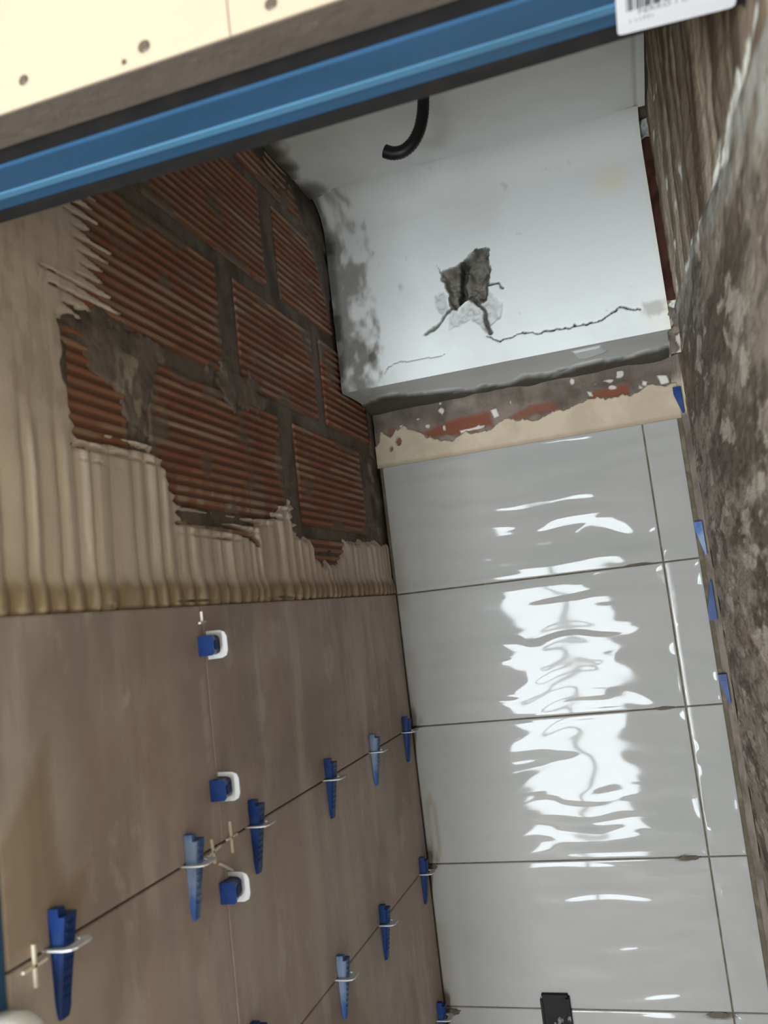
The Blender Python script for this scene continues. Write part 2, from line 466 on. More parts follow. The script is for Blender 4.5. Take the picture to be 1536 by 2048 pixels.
def back_tile(x0, x1, z0, z1, seed):
    nx = max(14, int((x1 - x0) / .008)); nz = int((z1 - z0) / .0026)
    uu = np.concatenate([[x0, x0, x0 + .0012], np.linspace(x0 + .004, x1 - .004, nx), [x1 - .0012, x1, x1]])
    vv = np.concatenate([[z0, z0, z0 + .0012], np.linspace(z0 + .004, z1 - .004, nz), [z1 - .0012, z1, z1]])
    U, V = np.meshgrid(uu, vv, indexing='ij')
    eu = np.zeros_like(U); eu[0] = eu[-1] = 1; eu[:, 0] = eu[:, -1] = 1
    r2 = np.zeros_like(U); r2[1] = r2[-2] = 1; r2[:, 1] = r2[:, -2] = 1
    inset = ss(0, .012, np.minimum.reduce([U - x0, x1 - U, V - z0, z1 - V]))
    tilt = np.array([.0010, -.0006, .0004, -.0009, .0007])[seed % 5]
    Y = -wave(U, V) * inset + tilt * (V - (z0 + z1) / 2) * 2 + .0006 * r2
    Y = np.where(eu > 0, .009, Y)
    n = fbm(U * 30, V * 30, 3, 81)
    grime = .35 * ss(.030, .0, U - .006 + .01 * n) * ss(-.1, .2, fbm(U * 8, V * 9, 2, 83)) if x0 < .1 else 0 * U
    if x0 < .1:     # smear of adhesive near the corner of the third tile
        ring = np.abs(np.hypot((U - .022) / .010, (V + .225) / .062) - 1)
        grime = np.maximum(grime, .55 * ss(.45, .05, ring) * (V < -.14))
    mud = 0 * U
    for bx, bz, lx, lz in [(.540, .302, .035, .003), (.548, 0, .022, .0045), (.556, -.301, .024, .007), (.562, -.606, .030, .008), (.013, -.306, .014, .008), (.014, -.611, .022, .009), (.012, 0, .016, .004), (.235, 0, .0, .0)]:
        if lx:
            mud = np.maximum(mud, ss(1.15, .55, np.hypot((U - bx) / lx, (V - bz) / lz) + .9 * n))
    chalk = .8 * ss(.004, .001, np.abs(U - (.5975 + .002 * n))) * ss(-.09, -.05, V) * ss(.31, .28, V) if x0 > .5 else 0 * U
    me = grid_mesh('tile', np.stack([U, Y, V], -1), attrs=dict(grime=grime, mud=np.clip(mud, 0, 1), chalk=chalk))
    return obj('tile', me, M['wall_tile'], wb)


seed = 0
for r in range(7):
    z1 = .6 - .3 * r - JW; z0 = .6 - .3 * (r + 1) + JW
    if r == 6: z0 = ZF
    back_tile(.0025, .5911 - JW, z0, z1, seed); seed += 1
    back_tile(.5911 + JW, .6627, z0, z1, seed + 2)
boxobj('joint_backing', (-.005, .0045, ZF), (.672, .030, .600), M['grout_gap'], wb)
# raised smears of dried grout in the joints
for bx, bz, lx, lz, s in [(.540, .302, .034, .0025, 1), (.548, 0, .020, .004, 2), (.556, -.301, .022, .006, 3), (.562, -.606, .028, .007, 4), (.012, -.306, .012, .007, 5), (.014, -.611, .020, .008, 6)]:
    a = np.linspace(0, 2 * PI, 33); rr = np.linspace(0, 1, 8)
    A, Rr = np.meshgrid(a, rr, indexing='ij')
    k = 1 + .5 * fbm(np.cos(A) * 2, np.sin(A) * 2 + s, 3, 90 + s)
    X = bx + lx * Rr * k * np.cos(A); Zz = bz + lz * Rr * k * np.sin(A)
    Y = .0006 - .0022 * (1 - Rr ** 2)
    X = np.clip(X, .002, .66)
    obj('grout_smear', grid_mesh('grout_smear', np.stack([X, Y, Zz], -1), flip=False, attrs=dict(dark=A * 0 + .6)), M['mortar'], wb)

# ================================================================== LEFT WALL TILES
def left_tile(y0, y1, z0, z1):
    ny = max(6, int((y1 - y0) / .010)); nz = max(6, int((z1 - z0) / .010))
    uu = np.concatenate([[y0, y0, y0 + .001], np.linspace(y0 + .003, y1 - .003, ny), [y1 - .001, y1, y1]])
    vv = np.concatenate([[z0, z0, z0 + .001], np.linspace(z0 + .003, z1 - .003, nz), [z1 - .001, z1, z1]])
    U, V = np.meshgrid(uu, vv, indexing='ij')
    eu = np.zeros_like(U); eu[0] = eu[-1] = 1; eu[:, 0] = eu[:, -1] = 1
    r2 = np.zeros_like(U); r2[1] = r2[-2] = 1; r2[:, 1] = r2[:, -2] = 1
    X = np.where(eu > 0, -.009, -.0006 * r2)
    n = fbm(U * 40, V * 40, 3, 101)
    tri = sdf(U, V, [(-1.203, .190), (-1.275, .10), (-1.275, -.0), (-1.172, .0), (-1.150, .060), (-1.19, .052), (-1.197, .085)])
    wiped = .55 * ss(-.006, .012, tri + .006 * n)  # arrow-shaped shadow painted brown into the tile colour
    dust = .45 * ss(.05, .0, np.abs(U + 1.20) + .02 * n) * ss(.0, .10, V) * ss(.25, .12, V) * (1 - wiped) + .35 * ss(.1, .3, fbm(U * 5, V * 3, 3, 103)) * ss(0, -.05, V)
    vj = ss(.012, .002, np.abs(U + .905 - .03 * (V < .15) * (.15 - V)) + .006 * n) * ss(.0, .08, V)
    sm = .35 * vj * ss(-.1, .15, n) + .30 * ss(.006, .002, np.abs(U + .74 + .1 * V * V + .003 * n)) * ss(.02, .1, V) * ss(.28, .22, V) \
        + .5 * ss(.006, .003, np.hypot(U + 1.075, V - .205)) + .5 * ss(.004, .002, np.hypot(U + 1.00, V - .175))
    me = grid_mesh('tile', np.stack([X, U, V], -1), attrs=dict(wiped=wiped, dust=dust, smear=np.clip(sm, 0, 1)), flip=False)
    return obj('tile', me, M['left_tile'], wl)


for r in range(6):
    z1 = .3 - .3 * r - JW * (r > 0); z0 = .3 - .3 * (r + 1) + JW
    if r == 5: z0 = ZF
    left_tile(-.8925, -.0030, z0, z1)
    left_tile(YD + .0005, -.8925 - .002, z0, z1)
boxobj('joint_backing', (-.030, YD, ZF), (-.0035, -.001, .296), M['grout_gap'], wl)

# ================================================================== LEFT WALL BRICKS, MORTAR, ADHESIVE
BX = -.012


def brick(y0, y1, z0, z1, dx, seed):
    n = 13
    prof = [(-.030, z0)]
    gr = []
    pitch = .190 / n
    nn = max(1, round((z1 - z0) / pitch)); p = (z1 - z0) / nn
    rows = []
    for i in range(nn):
        zb = z0 + i * p
        rows += [(zb + .0 * p, -.0035, 1), (zb + .30 * p, -.0030, .9), (zb + .48 * p, 0, 0), (zb + .80 * p, 0, 0), (zb + .95 * p, -.003, .9)]
    rows.append((z1, -.0035, 1))
    vv = np.array([a[0] for a in rows]); xx = np.array([a[1] for a in rows]); g = np.array([a[2] for a in rows])
    vv = np.concatenate([[z0], vv, [z1]]); xx = np.concatenate([[-.02], xx, [-.02]]); g = np.concatenate([[1], g, [1]])
    uu = np.linspace(y0, y1, max(4, int((y1 - y0) / .006))); uu = np.concatenate([[y0], uu, [y1]])
    U, V = np.meshgrid(uu, vv, indexing='ij')
    e = np.zeros_like(U); e[0] = e[-1] = 1
    n1 = fbm(U * 16, V * 16, 3, 200 + seed)
    edge = np.minimum.reduce([U - y0, y1 - U, V - z0, z1 - V])
    # bevelled / chipped arrises, cement smears fill the grooves
    cem = ss(.0, .16, n1 + .40 * ss(.030, .0, edge) - .40)
    X = np.broadcast_to(xx, U.shape) * (.75 - .5 * cem) + BX + dx
    X = np.where(e > 0, -.030, X) + .0006 * n1
    groove = np.broadcast_to(g, U.shape) * (1 - cem) * .85
    low = ss(.50, .40, V) * ss(-.50, -.60, U)
    nl = fbm(U * 60, V * 8, 2, 240)
    paste = np.clip((low * ss(.0, .12, nl) * (1 - g) + .35 * ss(.10, .22, fbm(U * 9, V * 60, 2, 230)) * (1 - g)) * 1.0, 0, 1)
    me = grid_mesh('brick', np.stack([X, U, V], -1), attrs=dict(groove=groove, cement=.8 * cem, paste=paste * .8), flip=False)
    return obj('brick', me, M['brick'], wl)


bricks = [(-.482, -.120, .435, .622), (-.960, -.552, .435, .622), (-1.258, -1.005, .435, .622),
          (-.300, -.035, .650, .832), (-.672, -.345, .650, .832), (-1.105, -.735, .650, .832), (-1.258, -1.145, .650, .832),
          (-.475, -.205, .860, 1.045), (-.930, -.540, .860, 1.045), (-1.258, -.965, .860, 1.045), (-.170, -.03, .860, 1.045),
          (-.700, -.330, 1.070, 1.150), (-1.130, -.745, 1.070, 1.150), (-.482, -.120, .310, .412), (-.960, -.552, .310, .412)]
for i, b in enumerate(bricks):
    brick(*b, [.0, .001, -.0008, .0006, -.0004][i % 5], i)
# mortar: a rough sheet just behind the brick faces, smeared over them here and there
u = np.linspace(-1.272, .006, 560); v = np.linspace(.30, 1.17, 380)
U, V = np.meshgrid(u, v, indexing='ij')
n1 = fbm(U * 22, V * 22, 4, 120)
X = BX - .0042 + .0016 * n1
sm1 = ss(-.004, .010, sdf(U, V, [(-1.13, .665), (-1.0, .652), (-.93, .635), (-.955, .60), (-.965, .53), (-1.01, .52), (-1.03, .56), (-1.13, .57)]) + .05 * n1)
sm2 = ss(-.006, .010, sdf(U, V, [(-.80, .665), (-.70, .675), (-.58, .650), (-.60, .605), (-.72, .60), (-.82, .62)]) + .05 * n1 - .012)
sm3 = ss(.0, .015, V - 1.06 + .05 * n1 - .10 * ss(-.30, -.9, U)) + ss(.0, .02, sdf(U, V, [(-.32, 1.06), (-.20, 1.10), (-.18, .98), (-.22, .84), (-.27, .98)]) + .03 * n1)
sm4 = ss(.0, .014, sdf(U, V, [(-.46, .40), (-.32, .40), (-.33, .36), (-.44, .358)]) + .02 * n1)
sm5 = ss(.0, .02, U + .045 + .04 * n1) + ss(.0, .01, .030 - np.hypot(U + .99, (V - .47) * 1.2) + .04 * n1)
X = X + .0048 * np.clip(sm1 + sm2 + sm3 + sm4 + sm5, 0, 1) * (1 + .5 * n1)
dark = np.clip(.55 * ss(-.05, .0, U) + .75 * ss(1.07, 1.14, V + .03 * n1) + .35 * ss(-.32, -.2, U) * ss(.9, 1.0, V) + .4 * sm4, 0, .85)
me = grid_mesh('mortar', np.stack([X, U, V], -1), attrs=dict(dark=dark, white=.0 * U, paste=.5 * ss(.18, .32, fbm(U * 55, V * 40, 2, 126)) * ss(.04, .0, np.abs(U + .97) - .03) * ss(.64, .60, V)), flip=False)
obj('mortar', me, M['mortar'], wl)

# adhesive
u = np.linspace(-1.272, .0, 760); v = np.linspace(.298, 1.165, 460)
U, V = np.meshgrid(u, v, indexing='ij')
poly = [(.01, .29), (.01, .417), (-.06, .419), (-.28, .412), (-.300, .385), (-.323, .372), (-.345, .362), (-.38, .372), (-.42, .364), (-.455, .372), (-.450, .405), (-.535, .412), (-.540, .470), (-.56, .462), (-.64, .440), (-.691, .418),
        (-.80, .408), (-.913, .419), (-.930, .476), (-.965, .500), (-1.0, .497), (-1.114, .486), (-1.119, .552), (-1.124, .625), (-1.08, .648), (-1.047, .664), (-1.050, .695), (-1.064, .74), (-1.078, .80), (-1.098, .88), (-1.11, .95), (-1.11, 1.2), (-1.30, 1.2), (-1.30, .29)]
pit = .0146
sawt = (V / pit + .25 * fbm(U * 9, V * 9, 2, 133)) % 1.0
comb = (1 - np.abs(sawt * 2 - 1)) - .5
n1 = fbm(U * 60, V * 30, 3, 131); n2 = fbm(U * 14, V * 60, 2, 135)
s = sdf(U, V, poly)
fing = ss(-.95, -1.02, U) * ss(.62, .67, V)
fing2 = ss(-.50, -.56, U) * ss(-1.14, -1.08, U) * ss(.56, .50, V)
s = s + .095 * comb * fing * (.7 + n2) + .020 * comb * fing2 * (1 + 2 * n2) + .010 * n1
# comb ridges, vertical, wandering; flattened where the trowel smeared
wob = .006 * fbm(V * 6, U * 3, 2, 137) + .0015 * fbm(V * 60, U * 20, 2, 139)
ph = (U + wob) / .0310 + 1.1 * fbm(U * 9, V * .7, 2, 141)
rid = np.abs(np.sin(PI * ph)) ** .75
amp = .0066 * (.75 + .7 * fbm(ph, V * 2.2, 2, 143))
flat = ss(-1.09, -1.13, U) * ss(.47, .52, V)
flat2 = ss(.55, .64, V)
amp = amp * (1 - .85 * np.clip(flat + flat2, 0, 1)) * ss(.0, .02, s + .004)
base = .0045 + .001 * fbm(U * 12, V * 5, 3, 145)
roll = .006 * ss(.345, .318, V) * ss(.298, .306, V) * (.6 + .4 * rid)
T = np.clip(s, -.01, .006) / .006 * (base) + amp * rid + roll * (s > 0)
T += .0012 * fbm(U * 8 + 3, V * 40, 2, 147) * np.clip(flat + flat2, 0, 1)
X = BX - .0015 + T
dk = np.clip(.75 * ss(.340, .322, V + .006 * n1) + .45 * (1 - rid) * (amp > .001) * ss(0, .01, s) * .5 + .25 * ss(.1, .3, n1) * flat, 0, 1)
# dark slot left where the trowel lifted
sl = sdline(U, V, [(-.905, .418), (-.80, .414), (-.72, .404), (-.690, .392)])
X = X - .010 * ss(.007, .003, sl)
me = grid_mesh('adhesive', np.stack([X, U, V], -1), keep=(T > -.004) & (s > -.008), attrs=dict(dark=np.clip(dk + .9 * ss(.008, .004, sl), 0, 1)), flip=False)
obj('adhesive', me, M['adhesive'], wl)

# ================================================================== RIGHT WALL
u = np.linspace(-1.3885, .03, 540); v = np.concatenate([np.linspace(ZF, -.75, 60)[:-1], np.linspace(-.75, 1.165, 600)])
U, V = np.meshgrid(u, v, indexing='ij')
V = np.where(U < -1.252, np.minimum(V, .6632), V)
n1 = fbm(U * 12, V * 30, 4, 160); n2 = fbm(U * 5, V * 9, 3, 162)
bz = np.interp(U, [-1.33, -1.21, -.82, -.675, -.3, -.15, .05], [.600, .621, .683, .715, .765, .790, .80]) + .012 * fbm(U * 9, V * 2, 3, 164)
br = ss(-.006, .010, V - bz)
strk = fbm((U + (V - .9) * .70) * 24, (V - .35 * U) * 3, 3, 166)
Xr = XR - .0035 * n1 - .002 * n2 + br * (.004 - .004 * strk)
Xr = Xr + .010 * ss(-.10, -.0, U) * (V < .74)
fl = 0 * U
for (cy, cz, ly, lz) in [(-1.29, .627, .02, .006), (-1.245, .633, .03, .006), (-1.19, .640, .02, .007), (-1.11, .648, .05, .007), (-1.06, .652, .03, .004), (-.98, .668, .06, .006), (-.90, .675, .03, .003), (-.80, .690, .04, .005), (-1.20, .80, .05, .0), (-.62, .722, .05, .004), (-.55, .730, .02, .003)]:
    if lz:
        fl = np.maximum(fl, ss(1.25, .75, np.hypot((U - cy) / ly, (V - cz - .0) / (lz * 1.2)) + 1.2 * n1))
pale = ss(-.07, .0, V - bz + .05 * n2) * (1 - br) * 1.1 * ss(-.22, .18, fbm(U * 16, V * 60, 3, 171)) + .6 * ss(.03, .0, np.abs(U + .17)) * ss(.70, .76, V) * (1 - br)
edge = ss(-.16, -.05, U) * (1 - br) * .8
me = grid_mesh('wall_right', np.stack([Xr, U, V], -1), attrs=dict(
    brown=.8 * br, streak=br * ss(.02, .30, strk) * .8, lstreak=br * ss(.10, .38, -strk) * .75, pale=np.clip(pale, 0, 1) * .7,
    tan=np.clip(edge * .5, 0, 1), white=np.clip(fl + .8 * br * ss(.46, .54, fbm(U * 14, V * 40, 2, 169)), 0, 1)), flip=True)
wr = struct(obj('wall_right', me, M['concrete']))
boxobj('wall_core', (XR + .022, -1.3885, ZF), (XR + .14, .15, 1.25), M['wood_core'], wr)
# red brick exposed in the slot between beam and wall
bm = bmesh.new()
prism(bm, [(.6675, -.196), (.674, -.205), (.686, -.203), (.686, -.12), (.6675, -.12)], 2, .790, 1.125)
bm_obj('brick', bm, M['brick_red'], wr)
for nm, za, zb, mm, a in [('mortar_plug', .700, .792, 'mortar', .3), ('plaster_plug', 1.122, 1.160, 'plaster', .1)]:
    uu = np.linspace(.660, .694, 16); vv = np.linspace(za, zb, 40)
    UU, VV = np.meshgrid(uu, vv, indexing='ij'); nn_ = fbm(UU * 90, VV * 60, 3, 179)
    YY = -.194 - .010 * ss(.664, .676, UU) + .010 * nn_ + .02 * ss(.664, .660, UU) + .05 * ss(za + .02, za, VV) * (za < 1)
    obj(nm, grid_mesh(nm, np.stack([UU, YY, VV], -1), attrs=dict(dark=.3 + nn_, white=.9 * ss(.05, .2, nn_), grey=.3 + 0 * nn_)), M[mm], wr)
# narrow render strip between the tile edge and the wall
u = np.linspace(.6630, .686, 14); v = np.linspace(ZF, .735, 500)
U, V = np.meshgrid(u, v, indexing='ij')
n1 = fbm(U * 150, V * 30, 3, 175)
Y = .010 - .010 * ss(.667, .684, U) + .004 * n1
obj('edge_filler', grid_mesh('edge_filler', np.stack([U, Y, V], -1), attrs=dict(dark=.7 * ss(.675, .664, U) + .3 * n1, paste=.75 * ss(.60, .62, V) * ss(.70, .66, V))), M['mortar'], wr)

# ================================================================== DOOR FRAME OVERHEAD
df = empty('door_frame', (.34, -1.30, .665))
tag(df, 'blue film-covered metal door frame running across the top of the opening', 'door frame')


def dpart(name, prof, m, a, b, axis=0):
    bm = bmesh.new(); prism(bm, prof, axis, a, b)
    o = bm_obj(name, bm, m, None)
    o.parent = df; o.matrix_parent_inverse = Matrix.Translation(-df.location)
    return o


XA, XB = -.060, .700
dpart('header_profile', [(-1.334, .6645), (-1.333, .6640), (-1.304, .6640), (-1.292, .6640), (-1.279, .6640), (-1.277, .6655), (-1.277, .70), (-1.334, .70)], M['blue_film'], XA, XB)
dpart('header_ridge', [(-1.3030, .664), (-1.3018, .6632), (-1.2945, .6630), (-1.2932, .664), (-1.2932, .667), (-1.3030, .667)], M['blue_ridge'], XA, XB)
dpart('seal', [(-1.2768, .667), (-1.272, .6655), (-1.258, .665), (-1.254, .668), (-1.254, .72), (-1.2768, .72)], M['black_seal'], XA, XB)
dpart('seal', [(-1.3545, .6668), (-1.3342, .6668), (-1.3342, .70), (-1.3545, .70)], M['black_seal'], XA, XB)  # black strip standing in for the shade of the open gap beside the board
# jambs
dpart('jamb_profile', [(-.0375, -1.334), (.0006, -1.334), (.0006, -1.274), (-.0375, -1.274)], M['blue_film'], ZF, .6635, 2)
# sticker with bar code
st = bmesh.new()
c = []
for (cx, cy, a0) in [(.600, -1.2745, PI / 2), (.600, -1.330, PI), (.674, -1.330, -PI / 2), (.674, -1.2685, 0)]:
    for k in range(4):
        t = a0 + k / 3 * PI / 2
        c.append((cx + .0035 * math.cos(t), cy + .0035 * math.sin(t)))
prism(st, c, 2, .6602, .6609)
sticker = bm_obj('label_sticker', st, M['paper'])
sticker.parent = df; sticker.matrix_parent_inverse = Matrix.Translation(-df.location)
sticker['label'] = 'white bar code sticker'
bm = bmesh.new()
x = .6035; k = 0
ws = [.0012, .0006, .0018, .0006, .0012, .0024, .0006, .0012, .0018, .0006, .0006, .0012]
while x < .664:
    wv = ws[(k * 5 + 3) % 12]
    box(bm, (x, -1.326, .65995), (x + wv, -1.2955, .6602)); x += wv + ws[(k * 7) % 12] * .8; k += 1
bc = bm_obj('barcode', bm, M['ink']); bc.parent = sticker; bc.matrix_parent_inverse = df.matrix_world.inverted() @ Matrix.Identity(4)
bc.matrix_parent_inverse = Matrix.Translation(-df.location) @ Matrix.Identity(4)
bc.parent = sticker; bc.matrix_parent_inverse = Matrix.Identity(4)
for t, y, sz, x0 in [('FERRO I LAL ETC', -1.2895, .0070, .611), ('I 11771', -1.2818, .0052, .605)]:
    cu = bpy.data.curves.new('print', 'FONT'); cu.body = t; cu.size = sz; cu.space_character = 1.1
    cu.extrude = .0001
    to = bpy.data.objects.new('print', cu); COL.objects.link(to)
    dg = bpy.context.evaluated_depsgraph_get()
    me = bpy.data.meshes.new_from_object(to.evaluated_get(dg))
    bpy.data.objects.remove(to); bpy.data.curves.remove(cu)
    me.transform(Matrix.Translation((x0, y, .6601)) @ Matrix.Rotation(PI, 4, 'X') @ Matrix.Rotation(math.radians(-1), 4, 'Z'))
    me.materials.clear()
    p = obj('print', me, M['ink_grey']); p.parent = sticker

# front wall (faces the camera side), opening below z = .665
wf = struct(boxobj('wall_front', (-1.6, -1.3755, .700), (1.7, YD - .0005, 1.25), M['wood_core']))
board_edges = [(-1.6, .3425), (.3435, 1.7)]
for a, b in board_edges:
    boxobj('board', (a, -1.3895, .6662), (b, -1.3760, 1.25), M['cream_board'], wf, bevel=.0006)
boxobj('board_edge', (-1.6, -1.3885, .6650), (1.7, -1.3548, .6998), M['wood_edge'], wf)
for sx, sz, rr in [(.173, .6865, .0036), (.276, .680, .0042), (.375, .679, .0040), (.470, .6805, .0036), (.07, .6835, .0036), (.5585, .681, .0036), (-.04, .684, .0036), (.259, .6735, .0018)]:
    bm = bmesh.new()
    bmesh.ops.create_cone(bm, cap_ends=True, segments=16, radius1=rr * 1.35, radius2=rr * .8, depth=.0016, matrix=Matrix.Translation((sx, -1.3899, sz)) @ Matrix.Rotation(PI / 2, 4, 'X'))
    bm_obj('screw', bm, M['screw'], wf)
struct(boxobj('wall_front_left', (-1.6, -1.389, ZF), (-.0380, YD - .0005, .6995), M['outer_wall']))
struct(boxobj('wall_front_right', (XR + .1405, -1.389, ZF), (1.7, YD - .0005, .6995), M['outer_wall']))

# ================================================================== OUTER ROOM (behind the camera)
struct(boxobj('floor_outer', (-1.6, -4.6, ZF - .1), (1.7, -1.39, ZF), M['outer_floor']))
struct(boxobj('ceiling_outer', (-1.6, -4.6, 1.25), (1.7, -1.26, 1.35), M['outer_wall']))
struct(boxobj('wall_outer_left', (-1.7, -4.6, ZF), (-1.6, -1.26, 1.25), M['outer_wall']))
struct(boxobj('wall_outer_right', (1.7, -4.6, ZF), (1.8, -1.26, 1.25), M['outer_wall']))
bm = bmesh.new()
box(bm, (-1.6, -4.6, ZF), (WX0, WY, 1.25)); box(bm, (WX1, -4.6, ZF), (1.7, WY, 1.25))
box(bm, (WX0, -4.6, ZF), (WX1, WY, WZ0)); box(bm, (WX0, -4.6, WZ1), (WX1, WY, 1.25))
struct(bm_obj('wall_outer_back', bm, M['outer_wall']))
bm = bmesh.new()
t = .035
box(bm, (WX0, WY - .03, WZ0), (WX0 + t, WY, WZ1)); box(bm, (WX1 - t, WY - .03, WZ0), (WX1, WY, WZ1))
box(bm, (WX0 + t, WY - .03, WZ0), (WX1 - t, WY, WZ0 + t)); box(bm, (WX0 + t, WY - .03, WZ1 - t), (WX1 - t, WY, WZ1))
mx = (WX0 + WX1) / 2
box(bm, (mx - .02, WY - .03, WZ0 + t), (mx + .02, WY, WZ1 - t))
struct(bm_obj('window_1', bm, M['frame_white']))
# lamp holder and bulb hanging outside the opening
lamp = empty('hanging_bulb', (BULB[0], BULB[1], 1.25))
tag(lamp, 'bare warm light bulb hanging outside the door opening', 'lamp')
bm = bmesh.new(); tube(bm, [(0, 0, 0), (0, 0, -.17)], .003, 8)
bm_obj('cord', bm, M['hose'], lamp)
bm = bmesh.new(); tube(bm, [(0, 0, -.17), (0, 0, -.215)], .016, 16)
bm_obj('socket', bm, M['hose'], lamp)

# ================================================================== LEVELING WEDGES
def wedge_mesh(name, m, heel=True):
    """wedge along -z from the origin (joint), thick end up, lying on x>=0"""
    bm = bmesh.new()
    L0, L1 = .026, -.064
    secs = []
    for i in range(12):
        t = i / 11; zc = L0 + (L1 - L0) * t
        hw = .0112 - .0030 * t
        th = .0165 - .0125 * t
        if i == 11: hw *= .72
        if i == 10: hw *= .93
        secs.append((zc, hw, th))
    rings = []
    for i, (zc, hw, th) in enumerate(secs):
        c = .0025 if th > .006 else .001
        pr = [(.0005, -hw), (th - c, -hw), (th, -hw + c), (th, hw - c), (th - c, hw), (.0005, hw)]
        rings.append([bm.verts.new((px, py, zc)) for px, py in pr])
    for A, B in zip(rings[:-1], rings[1:]):
        for k in range(6):
            bm.faces.new([A[k], A[(k + 1) % 6], B[(k + 1) % 6], B[k]])
    bm.faces.new(rings[0]); bm.faces.new(rings[-1][::-1])
    # raised heel block on one side of the thick end and ratchet teeth
    if heel: box(bm, (.001, -.0112, .0255), (.0115, -.001, .0335))
    for k in range(9):
        zc = .018 - k * .008; th = .0165 - .0125 * (L0 - zc) / (L0 - L1)
        box(bm, (th - .0006, -.005, zc - .0012), (th + .0009, .005, zc + .0012))
    bmesh.ops.recalc_face_normals(bm, faces=bm.faces)
    me = bpy.data.meshes.new(name); bm.to_mesh(me); bm.free()
    me.materials.append(m)
    return me


def clip_mesh():
    """arch standing in the joint plane (thin in z): two legs and a bridge over the wedge"""
    bm = bmesh.new()
    outer = [(-.004, -.0185), (.020, -.0180), (.0265, -.0150), (.0290, -.009), (.0290, .009), (.0265, .0150), (.020, .0180), (-.004, .0185)]
    inner = [(-.004, -.0135), (.012, -.0128), (.0165, -.0110), (.0185, -.008), (.0185, .008), (.0165, .0110), (.012, .0128), (-.004, .0135)]
    t = .0009
    vo = [[bm.verts.new((x, y, s)) for x, y in outer] for s in (-t, t)]
    vi = [[bm.verts.new((x, y, s)) for x, y in inner] for s in (-t, t)]
    n = len(outer)
    for k in range(n - 1):
        bm.faces.new([vo[0][k], vo[0][k + 1], vi[0][k + 1], vi[0][k]])
        bm.faces.new([vo[1][k], vi[1][k], vi[1][k + 1], vo[1][k + 1]])
        bm.faces.new([vo[0][k], vo[1][k], vo[1][k + 1], vo[0][k + 1]])
        bm.faces.new([vi[0][k], vi[0][k + 1], vi[1][k + 1], vi[1][k]])
    for k in (0, n - 1):
        bm.faces.new([vo[0][k], vi[0][k], vi[1][k], vo[1][k]])
    bmesh.ops.recalc_face_normals(bm, faces=bm.faces)
    me = bpy.data.meshes.new('clip'); bm.to_mesh(me); bm.free(); me.materials.append(M['clip_white'])
    return me


WM = wedge_mesh('wedge', M['wedge_blue']); WD = wedge_mesh('wedge_dusty', M['wedge_dusty']); CM = clip_mesh(); WB = wedge_mesh('wedge_block', M['wedge_blue'], False)


def leveler(y, z, label, group, dusty=False, rot=(0, 0, 0), dz=0.0, s=1.0):
    r = empty('leveling_wedge', (0, y, z), rot)
    tag(r, label, 'tile wedge', group)
    a = obj('wedge', WD if dusty else WM, None, r); a.location = (0, 0, dz)
    b = obj('clip', CM, None, r)
    return r


G1 = 'blue leveling wedges along the upper horizontal joint of the left wall'
G2 = 'blue leveling wedges along the lower horizontal joint of the left wall'
G3 = 'blue leveling wedges lying across the vertical joint of the left wall'
leveler(-1.207, 0, 'largest blue tile leveling wedge at the left, with a notched top, beside the white cap', G1)
leveler(-.972, 0, 'dusty, whitish blue leveling wedge standing just left of the white tile spacers', G1, True)
leveler(-.806, 0, 'clean blue leveling wedge just right of the white tile spacers on the upper joint', G1)
leveler(-.525, 0, 'blue leveling wedge, third from the corner on the upper joint of the left wall', G1)
leveler(-.287, 0, 'blue leveling wedge, second from the corner on the upper joint of the left wall', G1, True)
leveler(-.061, 0, 'small-looking blue leveling wedge in the corner at the end of the upper joint', G1)
leveler(-.055, -.3, 'blue leveling wedge in the corner at the end of the lower joint', G2)
leveler(-.338, -.3, 'clean blue leveling wedge on the lower joint, between the corner and the dusty wedge', G2, s=1)
leveler(-.560, -.3, 'dust-speckled blue leveling wedge on the lower joint of the left wall', G2, True)
leveler(-.858, -.3 + .030, 'blue leveling wedge whose tip only just enters the bottom edge of the picture', G2).location.z = -.262 - .0
leveler(-.048, -.6, 'blue leveling wedge in the corner at the bottom, level with the lowest joint', None)
# across the vertical joint: turned a quarter so that the thick end points to the camera
for y, z, lab, d in [(-.885, .248, 'blue wedge end in a white clip just below the combed adhesive', False),
                     (-.888, .068, 'blue wedge end in a white clip above the tile spacers, middle of three', False),
                     (-.886, -.056, 'blue wedge end in a white clip directly below the tile spacers', False)]:
    lv = leveler(y, z, lab, G3, d, (PI / 2, 0, 0))
    for ch in lv.children:
        if ch.name.startswith('wedge'):
            ch.data = WB; ch.scale = (1.38, 1.15, .66); ch.location = (0, 0, .008)

